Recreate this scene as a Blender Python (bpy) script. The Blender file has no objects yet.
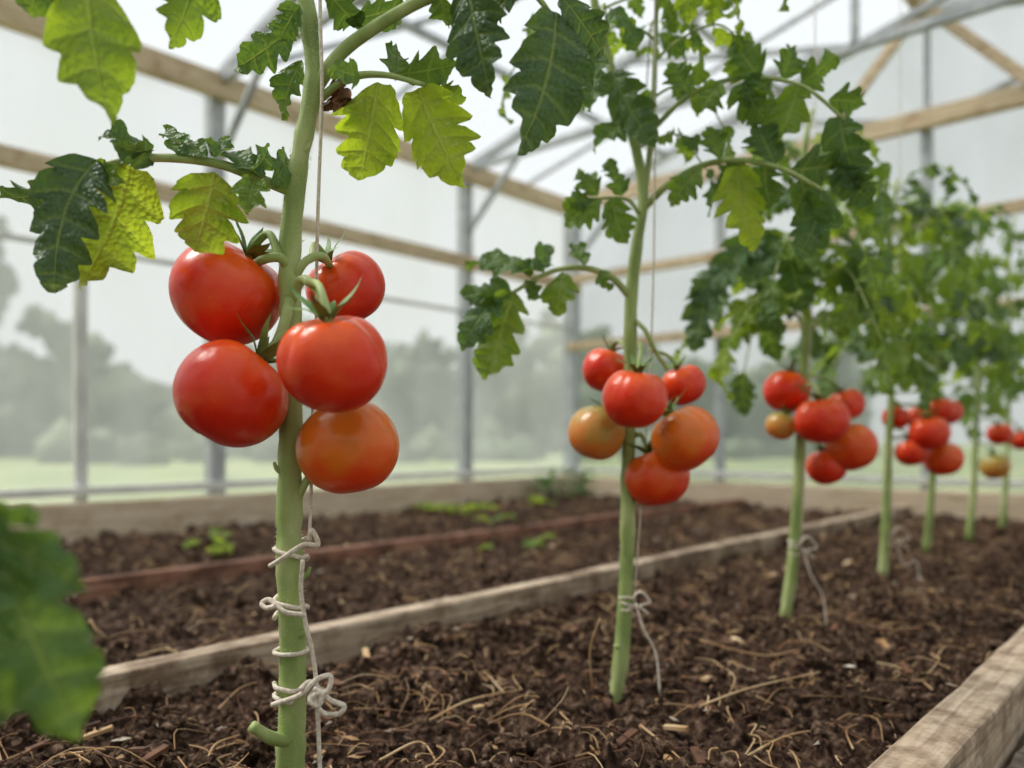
import bpy, math, random
from mathutils import Vector, noise, Matrix
random.seed(7)
rnd=random.random
def ru(a,b): return a+(b-a)*random.random()
scene=bpy.context.scene
try:
    scene.view_settings.view_transform='Standard'
except Exception: pass

# ---------------------------------------------------------------- frame of reference
CAMH=0.34; FPX=800.0; TH=math.atan(718/800.0)
S,C=math.sin(TH),math.cos(TH)
Fv=Vector((-S,C,0)); Rv=Vector((C,S,0)); UP=Vector((0,0,1))
CAM=Vector((0,0,CAMH))
def W(u,v,d):
    """survey measurement (bearing, elevation, distance) -> world position"""
    return Fv*d+Rv*((u-512)/FPX*d)+Vector((0,0,CAMH-(v-438)/FPX*d))
XROW=-0.617; XL=-2.98; XR=0.98; YB=3.87; YF=-2.2; XRIDGE=-1.0; ZE=1.74; ZR=2.25

# ---------------------------------------------------------------- materials
def new_mat(name):
    m=bpy.data.materials.new(name); m.use_nodes=True
    nt=m.node_tree; nt.nodes.clear()
    out=nt.nodes.new('ShaderNodeOutputMaterial')
    return m,nt,out
def N(nt,t,**kw):
    n=nt.nodes.new(t)
    for k,v in kw.items(): setattr(n,k,v)
    return n
def ramp(nt,fac,stops):
    r=nt.nodes.new('ShaderNodeValToRGB')
    el=r.color_ramp.elements
    while len(el)>1: el.remove(el[-1])
    el[0].position=stops[0][0]; el[0].color=(*stops[0][1],1)
    for p,c in stops[1:]:
        e=el.new(p); e.color=(*c,1)
    nt.links.new(fac,r.inputs[0]); return r.outputs[0]
def coords(nt,scale=(1,1,1),kind='Object'):
    tc=N(nt,'ShaderNodeTexCoord'); mp=N(nt,'ShaderNodeMapping')
    mp.inputs['Scale'].default_value=scale
    nt.links.new(tc.outputs[kind],mp.inputs[0]); return mp.outputs[0]
def simple(name,stops,scale,rough=.7,bump=.3,stretch=(1,1,1),metal=0,detail=6,dist=.002,spec=.5):
    m,nt,out=new_mat(name)
    v=coords(nt,stretch)
    n=N(nt,'ShaderNodeTexNoise'); n.inputs['Scale'].default_value=scale; n.inputs['Detail'].default_value=detail
    nt.links.new(v,n.inputs['Vector'])
    col=ramp(nt,n.outputs[0],stops)
    b=N(nt,'ShaderNodeBsdfPrincipled'); b.inputs['Roughness'].default_value=rough; b.inputs['Metallic'].default_value=metal
    b.inputs['Specular IOR Level'].default_value=spec
    nt.links.new(col,b.inputs['Base Color'])
    bp=N(nt,'ShaderNodeBump'); bp.inputs['Strength'].default_value=bump; bp.inputs['Distance'].default_value=dist
    nt.links.new(n.outputs[0],bp.inputs['Height']); nt.links.new(bp.outputs[0],b.inputs['Normal'])
    nt.links.new(b.outputs[0],out.inputs[0]); return m

M_soil=simple('soil',[(.36,(.013,.007,.005)),(.5,(.052,.030,.020)),(.62,(.125,.080,.055)),(.75,(.30,.21,.15))],85,.95,1,detail=12,dist=.010,spec=.1)
M_clod=simple('soil_clods',[(.33,(.017,.010,.007)),(.5,(.075,.045,.030)),(.75,(.30,.205,.145))],110,.95,1,detail=10,dist=.006,spec=.1)
M_path=simple('path_soil',[(.3,(.14,.11,.09)),(.7,(.34,.28,.23))],50,.95,1,detail=10,dist=.006,spec=.15)
M_straw=simple('straw',[(.3,(.24,.10,.04)),(.5,(.48,.30,.14)),(.7,(.74,.57,.35))],14,.6,.2)
M_chip=simple('pale_chip',[(.4,(.45,.36,.27)),(.6,(.75,.68,.58))],20,.7,.2)
M_bark=simple('dark_bark',[(.3,(.03,.015,.009)),(.7,(.20,.085,.04))],60,.8,.6)
def wood(name,a,b,c,stretch,dirtc=(.30,.23,.18),lo=.40):
    m,nt,out=new_mat(name)
    v=coords(nt,stretch)
    n=N(nt,'ShaderNodeTexNoise'); n.inputs['Scale'].default_value=18; n.inputs['Detail'].default_value=8; n.inputs['Distortion'].default_value=.6
    nt.links.new(v,n.inputs['Vector'])
    col=ramp(nt,n.outputs[0],[(.3,a),(.5,b),(.7,c)])
    v2=coords(nt); n2=N(nt,'ShaderNodeTexNoise'); n2.inputs['Scale'].default_value=11; n2.inputs['Detail'].default_value=12; n2.inputs['Roughness'].default_value=.7
    nt.links.new(v2,n2.inputs['Vector'])
    mx=N(nt,'ShaderNodeMixRGB',blend_type='MULTIPLY'); mx.inputs[0].default_value=.8
    dirt=ramp(nt,n2.outputs[0],[(lo,dirtc),(lo+.14,(1,1,1))])
    nt.links.new(col,mx.inputs[1]); nt.links.new(dirt,mx.inputs[2])
    bs=N(nt,'ShaderNodeBsdfPrincipled'); bs.inputs['Roughness'].default_value=.75
    nt.links.new(mx.outputs[0],bs.inputs['Base Color'])
    bp=N(nt,'ShaderNodeBump'); bp.inputs['Strength'].default_value=.7; bp.inputs['Distance'].default_value=.004
    nt.links.new(n.outputs[0],bp.inputs['Height']); nt.links.new(bp.outputs[0],bs.inputs['Normal'])
    nt.links.new(bs.outputs[0],out.inputs[0]); return m
M_woodY=wood('weathered_pine',(.28,.20,.14),(.50,.39,.28),(.68,.56,.44),(5,.35,5))
M_trimY=wood('pale_pine',(.45,.34,.23),(.62,.50,.36),(.76,.65,.51),(5,.35,5),(.7,.6,.5),.33)
M_trimX=wood('pale_pine_cross',(.45,.34,.23),(.62,.50,.36),(.76,.65,.51),(.35,5,5),(.7,.6,.5),.33)
M_beamY=wood('timber_beam',(.40,.29,.17),(.58,.46,.30),(.74,.61,.44),(5,.35,5),(.6,.5,.4),.35)
M_beamX=wood('timber_beam_cross',(.40,.29,.17),(.58,.46,.30),(.74,.61,.44),(.35,5,5),(.6,.5,.4),.35)
M_rust=wood('reddish_board',(.16,.07,.045),(.32,.15,.095),(.46,.26,.18),(5,.35,5))
M_steel=simple('galvanised_steel',[(.3,(.32,.34,.36)),(.7,(.50,.53,.55))],25,.5,.1,metal=.2)
M_white=simple('white_frame',[(.3,(.58,.59,.57)),(.7,(.76,.76,.74))],10,.5,.1)
M_twine=simple('twine',[(.3,(.55,.46,.38)),(.7,(.88,.80,.70))],300,.85,.8,dist=.001)
M_grass=simple('grass',[(.3,(.12,.17,.045)),(.5,(.22,.28,.10)),(.7,(.40,.42,.20))],.8,.9,.5)
M_tree=simple('hedge_foliage',[(.3,(.025,.045,.022)),(.5,(.07,.10,.05)),(.7,(.24,.28,.17))],1.1,.9,1,dist=.1)

def film(name,fac,col,var=.1):
    m,nt,out=new_mat(name)
    v=coords(nt,(1,1,.45)); n=N(nt,'ShaderNodeTexNoise'); n.inputs['Scale'].default_value=3.2; n.inputs['Detail'].default_value=7
    nt.links.new(v,n.inputs['Vector'])
    mr=N(nt,'ShaderNodeMapRange'); mr.inputs['From Min'].default_value=.3; mr.inputs['From Max'].default_value=.7
    mr.inputs['To Min'].default_value=fac-var; mr.inputs['To Max'].default_value=fac+var
    nt.links.new(n.outputs[0],mr.inputs[0])
    tr=N(nt,'ShaderNodeBsdfTransparent'); tr.inputs[0].default_value=(.97,.98,.98,1)
    tl=N(nt,'ShaderNodeBsdfTranslucent'); tl.inputs[0].default_value=(*col,1)
    df=N(nt,'ShaderNodeBsdfDiffuse'); df.inputs[0].default_value=(*col,1)
    m1=N(nt,'ShaderNodeMixShader'); m1.inputs[0].default_value=.35
    nt.links.new(tl.outputs[0],m1.inputs[1]); nt.links.new(df.outputs[0],m1.inputs[2])
    m2=N(nt,'ShaderNodeMixShader'); nt.links.new(mr.outputs[0],m2.inputs[0])
    nt.links.new(tr.outputs[0],m2.inputs[1]); nt.links.new(m1.outputs[0],m2.inputs[2])
    nt.links.new(m2.outputs[0],out.inputs[0]); return m
M_film=film('wall_film',.50,(.54,.57,.58),.12)
M_roof=film('roof_film',.40,(.54,.58,.61),.1)

def leaf_material():
    m,nt,out=new_mat('tomato_leaf')
    at=N(nt,'ShaderNodeAttribute',attribute_name='tone')
    uv=N(nt,'ShaderNodeUVMap',uv_map='leafuv'); sep=N(nt,'ShaderNodeSeparateXYZ'); nt.links.new(uv.outputs[0],sep.inputs[0])
    v=coords(nt); n=N(nt,'ShaderNodeTexNoise'); n.inputs['Scale'].default_value=45; n.inputs['Detail'].default_value=4
    nt.links.new(v,n.inputs['Vector'])
    ad=N(nt,'ShaderNodeMath',operation='MULTIPLY_ADD'); ad.inputs[1].default_value=.4
    nt.links.new(n.outputs[0],ad.inputs[0])
    sb=N(nt,'ShaderNodeMath',operation='SUBTRACT'); sb.inputs[1].default_value=.2
    nt.links.new(at.outputs['Fac'],sb.inputs[0]); nt.links.new(sb.outputs[0],ad.inputs[2])
    col=ramp(nt,ad.outputs[0],[(0,(.055,.108,.055)),(.3,(.090,.180,.052)),(.65,(.17,.28,.045)),(1,(.29,.41,.05))])
    fr=N(nt,'ShaderNodeMath',operation='FRACT'); nt.links.new(sep.outputs[0],fr.inputs[0])
    s1=N(nt,'ShaderNodeMath',operation='SUBTRACT'); s1.inputs[1].default_value=.65; nt.links.new(fr.outputs[0],s1.inputs[0])
    a1=N(nt,'ShaderNodeMath',operation='ABSOLUTE'); nt.links.new(s1.outputs[0],a1.inputs[0])
    r1=N(nt,'ShaderNodeMapRange'); r1.inputs['From Min'].default_value=.0; r1.inputs['From Max'].default_value=.13; r1.inputs['To Min'].default_value=1; r1.inputs['To Max'].default_value=0
    nt.links.new(a1.outputs[0],r1.inputs[0])
    fd=N(nt,'ShaderNodeMapRange'); fd.inputs['From Min'].default_value=.0; fd.inputs['From Max'].default_value=1; fd.inputs['To Min'].default_value=.9; fd.inputs['To Max'].default_value=.15
    nt.links.new(sep.outputs[1],fd.inputs[0])
    f1=N(nt,'ShaderNodeMath',operation='MULTIPLY'); nt.links.new(r1.outputs[0],f1.inputs[0]); nt.links.new(fd.outputs[0],f1.inputs[1])
    r2=N(nt,'ShaderNodeMapRange'); r2.inputs['From Min'].default_value=.02; r2.inputs['From Max'].default_value=.09; r2.inputs['To Min'].default_value=1; r2.inputs['To Max'].default_value=0
    nt.links.new(sep.outputs[1],r2.inputs[0])
    mxv=N(nt,'ShaderNodeMath',operation='MAXIMUM'); nt.links.new(f1.outputs[0],mxv.inputs[0]); nt.links.new(r2.outputs[0],mxv.inputs[1])
    mc=N(nt,'ShaderNodeMixRGB'); sc=N(nt,'ShaderNodeMath',operation='MULTIPLY'); sc.inputs[1].default_value=.36
    nt.links.new(mxv.outputs[0],sc.inputs[0]); nt.links.new(sc.outputs[0],mc.inputs[0])
    nt.links.new(col,mc.inputs[1]); mc.inputs[2].default_value=(.36,.48,.19,1)
    b=N(nt,'ShaderNodeBsdfPrincipled'); b.inputs['Roughness'].default_value=.48; b.inputs['Specular IOR Level'].default_value=.4
    nt.links.new(mc.outputs[0],b.inputs['Base Color'])
    bp=N(nt,'ShaderNodeBump'); bp.inputs['Strength'].default_value=.9; bp.inputs['Distance'].default_value=.0025; bp.invert=True
    h=N(nt,'ShaderNodeMath',operation='ADD'); nt.links.new(mxv.outputs[0],h.inputs[0])
    n3=N(nt,'ShaderNodeTexVoronoi'); n3.inputs['Scale'].default_value=230; nt.links.new(v,n3.inputs['Vector'])
    nt.links.new(n3.outputs[0],h.inputs[1]); nt.links.new(h.outputs[0],bp.inputs['Height'])
    nt.links.new(bp.outputs[0],b.inputs['Normal'])
    tl=N(nt,'ShaderNodeBsdfTranslucent')
    tc=N(nt,'ShaderNodeMixRGB',blend_type='MULTIPLY'); tc.inputs[0].default_value=1; tc.inputs[2].default_value=(2.4,2.1,.8,1)
    nt.links.new(mc.outputs[0],tc.inputs[1]); nt.links.new(tc.outputs[0],tl.inputs[0]); nt.links.new(bp.outputs[0],tl.inputs['Normal'])
    mr=N(nt,'ShaderNodeMapRange'); mr.inputs['To Min'].default_value=.18; mr.inputs['To Max'].default_value=.6
    nt.links.new(at.outputs['Fac'],mr.inputs[0])
    ms=N(nt,'ShaderNodeMixShader'); nt.links.new(mr.outputs[0],ms.inputs[0])
    nt.links.new(b.outputs[0],ms.inputs[1]); nt.links.new(tl.outputs[0],ms.inputs[2])
    nt.links.new(ms.outputs[0],out.inputs[0]); return m
M_leaf=leaf_material()
M_stem=simple('tomato_stem',[(.3,(.17,.25,.065)),(.5,(.31,.40,.13)),(.75,(.52,.57,.28))],30,.6,1,detail=10,dist=.002,stretch=(1,1,.5))
M_hair=simple('stem_hair',[(.3,(.66,.70,.46)),(.7,(.82,.84,.62))],30,.6,.1)
M_calyx=simple('calyx',[(.3,(.07,.16,.03)),(.7,(.20,.33,.09))],60,.6,.3)
M_dry=simple('dried_flower',[(.3,(.06,.025,.014)),(.7,(.26,.11,.05))],60,.8,.5)
def tomato_mat(name,top,mid,bot):
    m,nt,out=new_mat(name)
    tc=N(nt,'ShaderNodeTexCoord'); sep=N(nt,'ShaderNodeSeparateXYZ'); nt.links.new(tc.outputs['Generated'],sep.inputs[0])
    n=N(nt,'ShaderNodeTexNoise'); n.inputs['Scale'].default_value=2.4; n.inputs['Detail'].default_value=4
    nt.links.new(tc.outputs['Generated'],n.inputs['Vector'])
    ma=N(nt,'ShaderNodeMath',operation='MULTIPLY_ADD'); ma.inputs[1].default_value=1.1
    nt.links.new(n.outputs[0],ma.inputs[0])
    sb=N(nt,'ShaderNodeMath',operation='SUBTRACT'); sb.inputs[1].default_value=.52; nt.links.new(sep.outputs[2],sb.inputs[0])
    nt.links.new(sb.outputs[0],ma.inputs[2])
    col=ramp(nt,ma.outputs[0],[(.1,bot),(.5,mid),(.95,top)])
    vo=N(nt,'ShaderNodeTexNoise'); vo.inputs['Scale'].default_value=55; nt.links.new(tc.outputs['Generated'],vo.inputs['Vector'])
    r=N(nt,'ShaderNodeMapRange'); r.inputs['From Min'].default_value=.64; r.inputs['From Max'].default_value=.78; r.inputs['To Max'].default_value=.35
    nt.links.new(vo.outputs[0],r.inputs[0])
    mx=N(nt,'ShaderNodeMixRGB'); nt.links.new(r.outputs[0],mx.inputs[0]); nt.links.new(col,mx.inputs[1]); mx.inputs[2].default_value=(.9,.35,.1,1)
    b=N(nt,'ShaderNodeBsdfPrincipled'); b.inputs['Roughness'].default_value=.28; b.inputs['Specular IOR Level'].default_value=.4
    b.inputs['Subsurface Weight'].default_value=.12; b.inputs['Subsurface Radius'].default_value=(.02,.005,.002); b.inputs['Subsurface Scale'].default_value=.4
    b.inputs['Coat Weight'].default_value=.12; b.inputs['Coat Roughness'].default_value=.12
    bp=N(nt,'ShaderNodeBump'); bp.inputs['Strength'].default_value=.2; bp.inputs['Distance'].default_value=.002
    n4=N(nt,'ShaderNodeTexNoise'); n4.inputs['Scale'].default_value=9; nt.links.new(tc.outputs['Generated'],n4.inputs['Vector'])
    nt.links.new(n4.outputs[0],bp.inputs['Height']); nt.links.new(bp.outputs[0],b.inputs['Normal'])
    nt.links.new(mx.outputs[0],b.inputs['Base Color'])
    nt.links.new(b.outputs[0],out.inputs[0]); return m
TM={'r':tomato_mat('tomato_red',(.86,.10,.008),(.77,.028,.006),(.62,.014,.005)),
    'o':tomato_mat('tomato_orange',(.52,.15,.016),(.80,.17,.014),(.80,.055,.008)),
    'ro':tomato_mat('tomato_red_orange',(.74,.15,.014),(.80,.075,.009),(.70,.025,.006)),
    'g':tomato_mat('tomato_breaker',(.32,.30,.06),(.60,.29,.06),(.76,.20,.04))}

# ---------------------------------------------------------------- mesh builder
class B:
    def __init__(s): s.v=[];s.f=[];s.m=[];s.uv=[];s.t=[]
    def add(s,vs,fs,mi=0,uvs=None,tone=.5):
        o=len(s.v); s.v+=vs; s.f+=[tuple(i+o for i in f) for f in fs]; s.m+=[mi]*len(fs)
        s.uv+= uvs if uvs else [(0.3,.5)]*len(vs); s.t+=[tone]*len(vs)
    def obj(s,name,mats,parent=None,smooth=True):
        me=bpy.data.meshes.new(name); me.from_pydata([tuple(p) for p in s.v],[],s.f)
        for m in mats: me.materials.append(m)
        me.polygons.foreach_set('material_index',s.m)
        me.polygons.foreach_set('use_smooth',[smooth]*len(s.f))
        l=me.uv_layers.new(name='leafuv')
        idx=[0]*len(me.loops); me.loops.foreach_get('vertex_index',idx)
        flat=[]
        for i in idx: flat+=s.uv[i]
        l.data.foreach_set('uv',flat)
        a=me.attributes.new('tone','FLOAT','POINT'); a.data.foreach_set('value',s.t)
        me.update()
        o=bpy.data.objects.new(name,me); scene.collection.objects.link(o)
        if parent: o.parent=parent
        return o
def empty(name,loc=(0,0,0)):
    e=bpy.data.objects.new(name,None); e.empty_display_size=.05
    scene.collection.objects.link(e); return e
def crom(pts,n=6):
    P=[Vector(p) for p in pts]
    if len(P)<3: 
        return [P[0].lerp(P[-1],i/n) for i in range(n+1)]
    Q=[P[0]*2-P[1]]+P+[P[-1]*2-P[-2]]; out=[]
    for i in range(1,len(Q)-2):
        p0,p1,p2,p3=Q[i-1:i+3]
        for k in range(n):
            t=k/n; out.append(.5*((2*p1)+(p2-p0)*t+(2*p0-5*p1+4*p2-p3)*t*t+(3*p1-p0-3*p2+p3)*t**3))
    out.append(P[-1]); return out
def tube(b,pts,r0,r1=None,seg=8,mi=0,n=6,smooth=True,tone=.5,wob=0):
    if r1 is None: r1=r0
    P=crom(pts,n) if smooth else [Vector(p) for p in pts]
    vs=[];fs=[]; L=len(P); prev=None
    for i,p in enumerate(P):
        T=(P[min(i+1,L-1)]-P[max(i-1,0)]).normalized()
        if prev is None:
            a=T.orthogonal().normalized()
        else:
            a=(prev-T*prev.dot(T)); a=a.normalized() if a.length>1e-6 else T.orthogonal().normalized()
        prev=a; bb=T.cross(a); f=i/(L-1)
        r=r0(f) if callable(r0) else r0+(r1-r0)*f
        for k in range(seg):
            an=2*math.pi*k/seg; rr=r
            if wob: rr*=1+wob*noise.noise(p*60)+wob*.5*noise.noise(Vector((an*1.2,p.z*25,1)))
            vs.append(p+(a*math.cos(an)+bb*math.sin(an))*rr)
    for i in range(L-1):
        for k in range(seg):
            k2=(k+1)%seg; fs.append((i*seg+k,i*seg+k2,(i+1)*seg+k2,(i+1)*seg+k))
    fs.append(tuple(range(seg-1,-1,-1))); fs.append(tuple((L-1)*seg+k for k in range(seg)))
    b.add(vs,fs,mi,tone=tone); return P
def box(b,lo,hi,mi=0):
    x0,y0,z0=lo;x1,y1,z1=hi
    vs=[Vector(p) for p in [(x0,y0,z0),(x1,y0,z0),(x1,y1,z0),(x0,y1,z0),(x0,y0,z1),(x1,y0,z1),(x1,y1,z1),(x0,y1,z1)]]
    b.add(vs,[(0,3,2,1),(4,5,6,7),(0,1,5,4),(1,2,6,5),(2,3,7,6),(3,0,4,7)],mi)
def bar(b,p,q,w,h,mi=0):
    p,q=Vector(p),Vector(q); T=(q-p).normalized()
    a=T.cross(UP); a=a.normalized() if a.length>1e-4 else Vector((1,0,0)); c=a.cross(T)
    vs=[]
    for e in (p,q):
        for sx,sz in ((-1,-1),(1,-1),(1,1),(-1,1)): vs.append(e+a*sx*w/2+c*sz*h/2)
    b.add(vs,[(3,2,1,0),(4,5,6,7),(0,1,5,4),(1,2,6,5),(2,3,7,6),(3,0,4,7)],mi)
def bevel(o,w=.003):
    m=o.modifiers.new('bevel','BEVEL'); m.width=w; m.segments=2; m.limit_method='ANGLE'

# ---------------------------------------------------------------- foliage
def leaflet(b,O,D,Nn,L,Wd,droop=.6,fold=.35,nt=4,depth=.5,tone=.5,mi=0,curl=0.0):
    """one lobed tomato leaflet: irregular lobes with small teeth, folded midrib, quilted blade"""
    D=D.normalized(); Nn=(Nn-D*Nn.dot(D)).normalized(); Sd=D.cross(Nn)
    big=L>.03
    rpl=10 if big else 5; m=4 if big else 3
    nr=nt*rpl+2; vs=[];uv=[]
    pos=Vector(O)
    ph=ru(0,6); asym=ru(-.1,.1); bend=ru(-.4,.4); tw=ru(-.6,.6)
    def bounds():
        w=[(1.25-.5*k/nt)*ru(.8,1.2) for k in range(nt)]; s=sum(w); x=0; o=[0]
        for q in w: x+=q/s*.93; o.append(x)
        return o,[ru(.8,1.2) for _ in range(nt)],ru(0,6)
    sides={1:bounds(),-1:bounds()}
    def lobe(sd,t):
        bd,dp,p0=sides[sd]
        if t>=bd[-1]: return 1.0,nt-.35,0
        for k in range(nt):
            if t<bd[k+1]:
                p=(t-bd[k])/(bd[k+1]-bd[k])
                q=math.sin(math.pi/2*min(1,p/.66))**.85 if p<.66 else max(0,math.cos(math.pi/2*(p-.66)/.34))**.6
                if big:
                    x=(p*2.6+p0)%1.0; q=q*(1-.17*(1-x))
                dk=depth*(1.15-.75*k/nt)*dp[k]
                if k==0: q=max(q,1-p*2) 
                return 1-dk*(1-q),k+p,k
    for i in range(nr+1):
        t=i/nr; a=droop*t; be=bend*t
        d=(D*math.cos(a)-Nn*math.sin(a)); d=(d*math.cos(be)+Sd*math.sin(be)).normalized()
        nn=(Nn*math.cos(a)+D*math.sin(a)); nn=(nn-d*nn.dot(d)).normalized()
        nn=Matrix.Rotation(tw*t,3,d)@nn; sd=d.cross(nn)
        if i>0: pos=pos+d*(L/nr)
        env=((t+.01)**.42)*((max(1-t,0))**.85)/.49
        for j in range(-m,m+1):
            s=j/m; sg=1 if j>0 else -1
            lb,uu,kk=lobe(sg,t)
            lb=1-(1-lb)*abs(s)**1.2
            w=Wd/2*env*lb*(1+asym*sg)
            z=abs(s)*w*fold - .17*w*abs(s)*math.cos(2*math.pi*(uu-.65)) + .15*Wd*s*s*math.sin(ph+t*8+(1.9 if j>0 else 0)) - curl*w*s*s*1.3
            vs.append(pos+sd*(s*w)+d*(abs(s)*w*(.6-.35*t))+nn*z); uv.append((uu,abs(s)))
    k=2*m+1; fs=[]
    for i in range(nr):
        for j in range(k-1):
            fs.append((i*k+j,i*k+j+1,(i+1)*k+j+1,(i+1)*k+j))
    b.add(vs,fs,mi,uv,tone)
def LF(b,u0,v0,d0,u1,v1,d1,wpx,roll=0,tone=.5,droop=.5,nt=4,fold=.3,depth=None,curl=.1):
    """leaflet from base point to tip point"""
    o=W(u0,v0,d0); q=W(u1,v1,d1); D=(q-o); L=D.length; D.normalize()
    to=(CAM-(o+q)/2).normalized(); Nn=(to-D*to.dot(D)).normalized()
    Nn=Matrix.Rotation(roll,3,D)@Nn
    D2=D*math.cos(droop/2)+Nn*math.sin(droop/2)
    N2=Nn*math.cos(droop/2)-D*math.sin(droop/2)
    leaflet(b,o,D2,N2,L*1.05,wpx*1.12*(d0+d1)/2/FPX,droop,fold,max(3,nt-1),ru(.5,.68) if depth is None else depth,tone,curl=curl)
def compound(b,pts,pairs=3,size=.07,r=.003,tone=.5,start=.35,up=UP,tvar=.3,hang=.5):
    P=tube(b,pts,r,r*.5,6,1)
    n=len(P)-1
    for k in range(pairs):
        f=start+(1-start)*(k/pairs)+ru(-.03,.03)
        i=min(n-1,max(1,int(f*n))); p=P[i]; T=(P[i+1]-P[i-1]).normalized()
        side=T.cross(up)
        if side.length<.1: side=T.orthogonal()
        side.normalize(); nn=side.cross(T).normalized()
        for sgn in (1,-1):
            sz=size*(.65+.4*k/max(1,pairs-1) if pairs>1 else 1)*ru(.8,1.15)
            D=(side*sgn*ru(.75,1)+T*ru(.35,.7)-UP*ru(.1,1)*hang+nn*ru(-.1,.25)).normalized()
            q=p+D*sz*.22
            tube(b,[p,q],r*.4,r*.3,5,1,n=2)
            leaflet(b,q,D,nn+side*sgn*ru(-.3,.4),sz,sz*ru(.62,.82),ru(.3,1.1),ru(.1,.5),random.choice((3,4)),ru(.45,.65),tone+ru(-tvar,tvar),curl=ru(0,.3))
        if rnd()<.7:
            f2=min(.97,f+.5*(1-start)/pairs); i=int(f2*n); p=P[i]
            for sgn in (1,-1):
                D=(side*sgn+T*.3-UP*ru(-.2,.5)).normalized()
                leaflet(b,p,D,nn,size*.38,size*.28,ru(.2,.9),.3,3,.3,tone+ru(-tvar,tvar))
    T=(P[-1]-P[-3]).normalized(); side=T.cross(up)
    side=side.normalized() if side.length>.1 else T.orthogonal()
    leaflet(b,P[-1],(T-UP*.3).normalized(),side.cross(T),size*ru(1.05,1.3),size*.85,ru(.4,1),.3,4,.55,tone+ru(-tvar,tvar),curl=.2)
def auto_leaf(b,base,az,L,rise,dip,**k):
    d=Vector((math.cos(az),math.sin(az),0)); s=Vector((-d.y,d.x,0))*ru(-.15,.15)
    pts=[base,base+d*L*.3+UP*rise*.8,base+(d+s)*L*.65+UP*rise,base+(d+s*2)*L+UP*(rise-dip)]
    compound(b,pts,**k)

# ---------------------------------------------------------------- tomato fruit
def fruit(parent,c,R,axis,mat,stalk_to=None,bb=None,ribs=5,flat=.93,rb=None,ph=None):
    axis=axis.normalized(); q=UP.rotation_difference(axis)
    vs=[];fs=[];nu,nv=72,44; ph=ru(0,6) if ph is None else ph; rb=ru(.04,.075) if rb is None else rb; ph2=ru(0,6)
    for i in range(nv+1):
        th=math.pi*i/nv
        for j in range(nu):
            a=2*math.pi*j/nu
            sh_=math.exp(-((th-.7)/.8)**2)
            rr=R*(1+rb*sh_*(abs(math.sin(ribs*a/2+ph))**.6*1.4-1)+.4*rb*math.cos(3*a+ph2)+.02*math.cos(2*a+ph2))
            z=R*flat*math.cos(th)-R*.26*math.exp(-(th/.36)**2)+R*.04*math.exp(-((math.pi-th)/.3)**2)
            z*=1+.02*math.cos(a+ph2)
            x=rr*math.sin(th)**.95*1.01 if th>0 and th<math.pi else 0
            vs.append(Vector((x*math.cos(a),x*math.sin(a),z)))
    for i in range(nv):
        for j in range(nu):
            j2=(j+1)%nu; fs.append((i*nu+j,(i+1)*nu+j,(i+1)*nu+j2,i*nu+j2))
    b=B(); b.add(vs,fs)
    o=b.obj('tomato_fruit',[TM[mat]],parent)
    o.rotation_mode='QUATERNION'; o.rotation_quaternion=q
    o.location=c
    top=c+axis*R*(flat-.22); X=axis.orthogonal().normalized(); Y=axis.cross(X); n=6; a0=ru(0,6)
    for k in range(n):
        a=a0+2*math.pi*k/n+ru(-.2,.2); dr=X*math.cos(a)+Y*math.sin(a); sd=axis.cross(dr)
        vs=[];fs=[];ln=R*ru(.7,1.0); lift=ru(.1,.7)
        for i in range(9):
            t=i/8; w=R*.125*(math.sin(math.pi*min(1,(t*.85+.15)))**.8)*(1-t*.4)
            if i==8: w=R*.004
            p=top+dr*(ln*t*.95)+axis*(R*(.27*math.sin(min(1,t*2)*math.pi/2)-.28*max(0,t-.45)**1.3+lift*t**2.4)-R*.0)
            vs+=[p-sd*w,p+axis*w*.3,p+sd*w]
        for i in range(8):
            for j in range(2): fs.append((i*3+j,i*3+j+1,(i+1)*3+j+1,(i+1)*3+j))
        bb.add(vs,fs,2,tone=.3)
    if stalk_to is not None:
        k=top+axis*R*.55
        tube(bb,[top,top+axis*R*.3,k.lerp(stalk_to,.25)+axis*R*.1,stalk_to],lambda f:R*(.095-.025*math.sin(f*3)),None,8,1)
    return o

def wrap(b,c,axis_r,turns,h,r=.0018,ph=0):
    pts=[]
    n=int(turns*10)
    for i in range(n+1):
        a=ph+2*math.pi*i/10
        pts.append(c(i/n)+Vector((math.cos(a),math.sin(a),0))*(axis_r+r*.8)+UP*(ru(-.0015,.0015)))
    tube(b,pts,r,r,6,0,n=2)

MATS=[M_leaf,M_stem,M_calyx,M_dry]
def hairs(b,P,rad,count,ln=.0025):
    for _ in range(count):
        i=random.randrange(len(P)-1); p=P[i].lerp(P[i+1],rnd()); a=ru(0,2*math.pi)
        d=Vector((math.cos(a),math.sin(a),ru(-.3,.3))); s=d.cross(UP)*.00020
        rr=rad(i/(len(P)-1)) if callable(rad) else rad
        q=p+d*rr*.95
        b.add([q-s,q+s,q+UP*.0002,q+d*ln*ru(.4,1.1)],[(0,1,3),(1,2,3),(2,0,3)],0)

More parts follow.
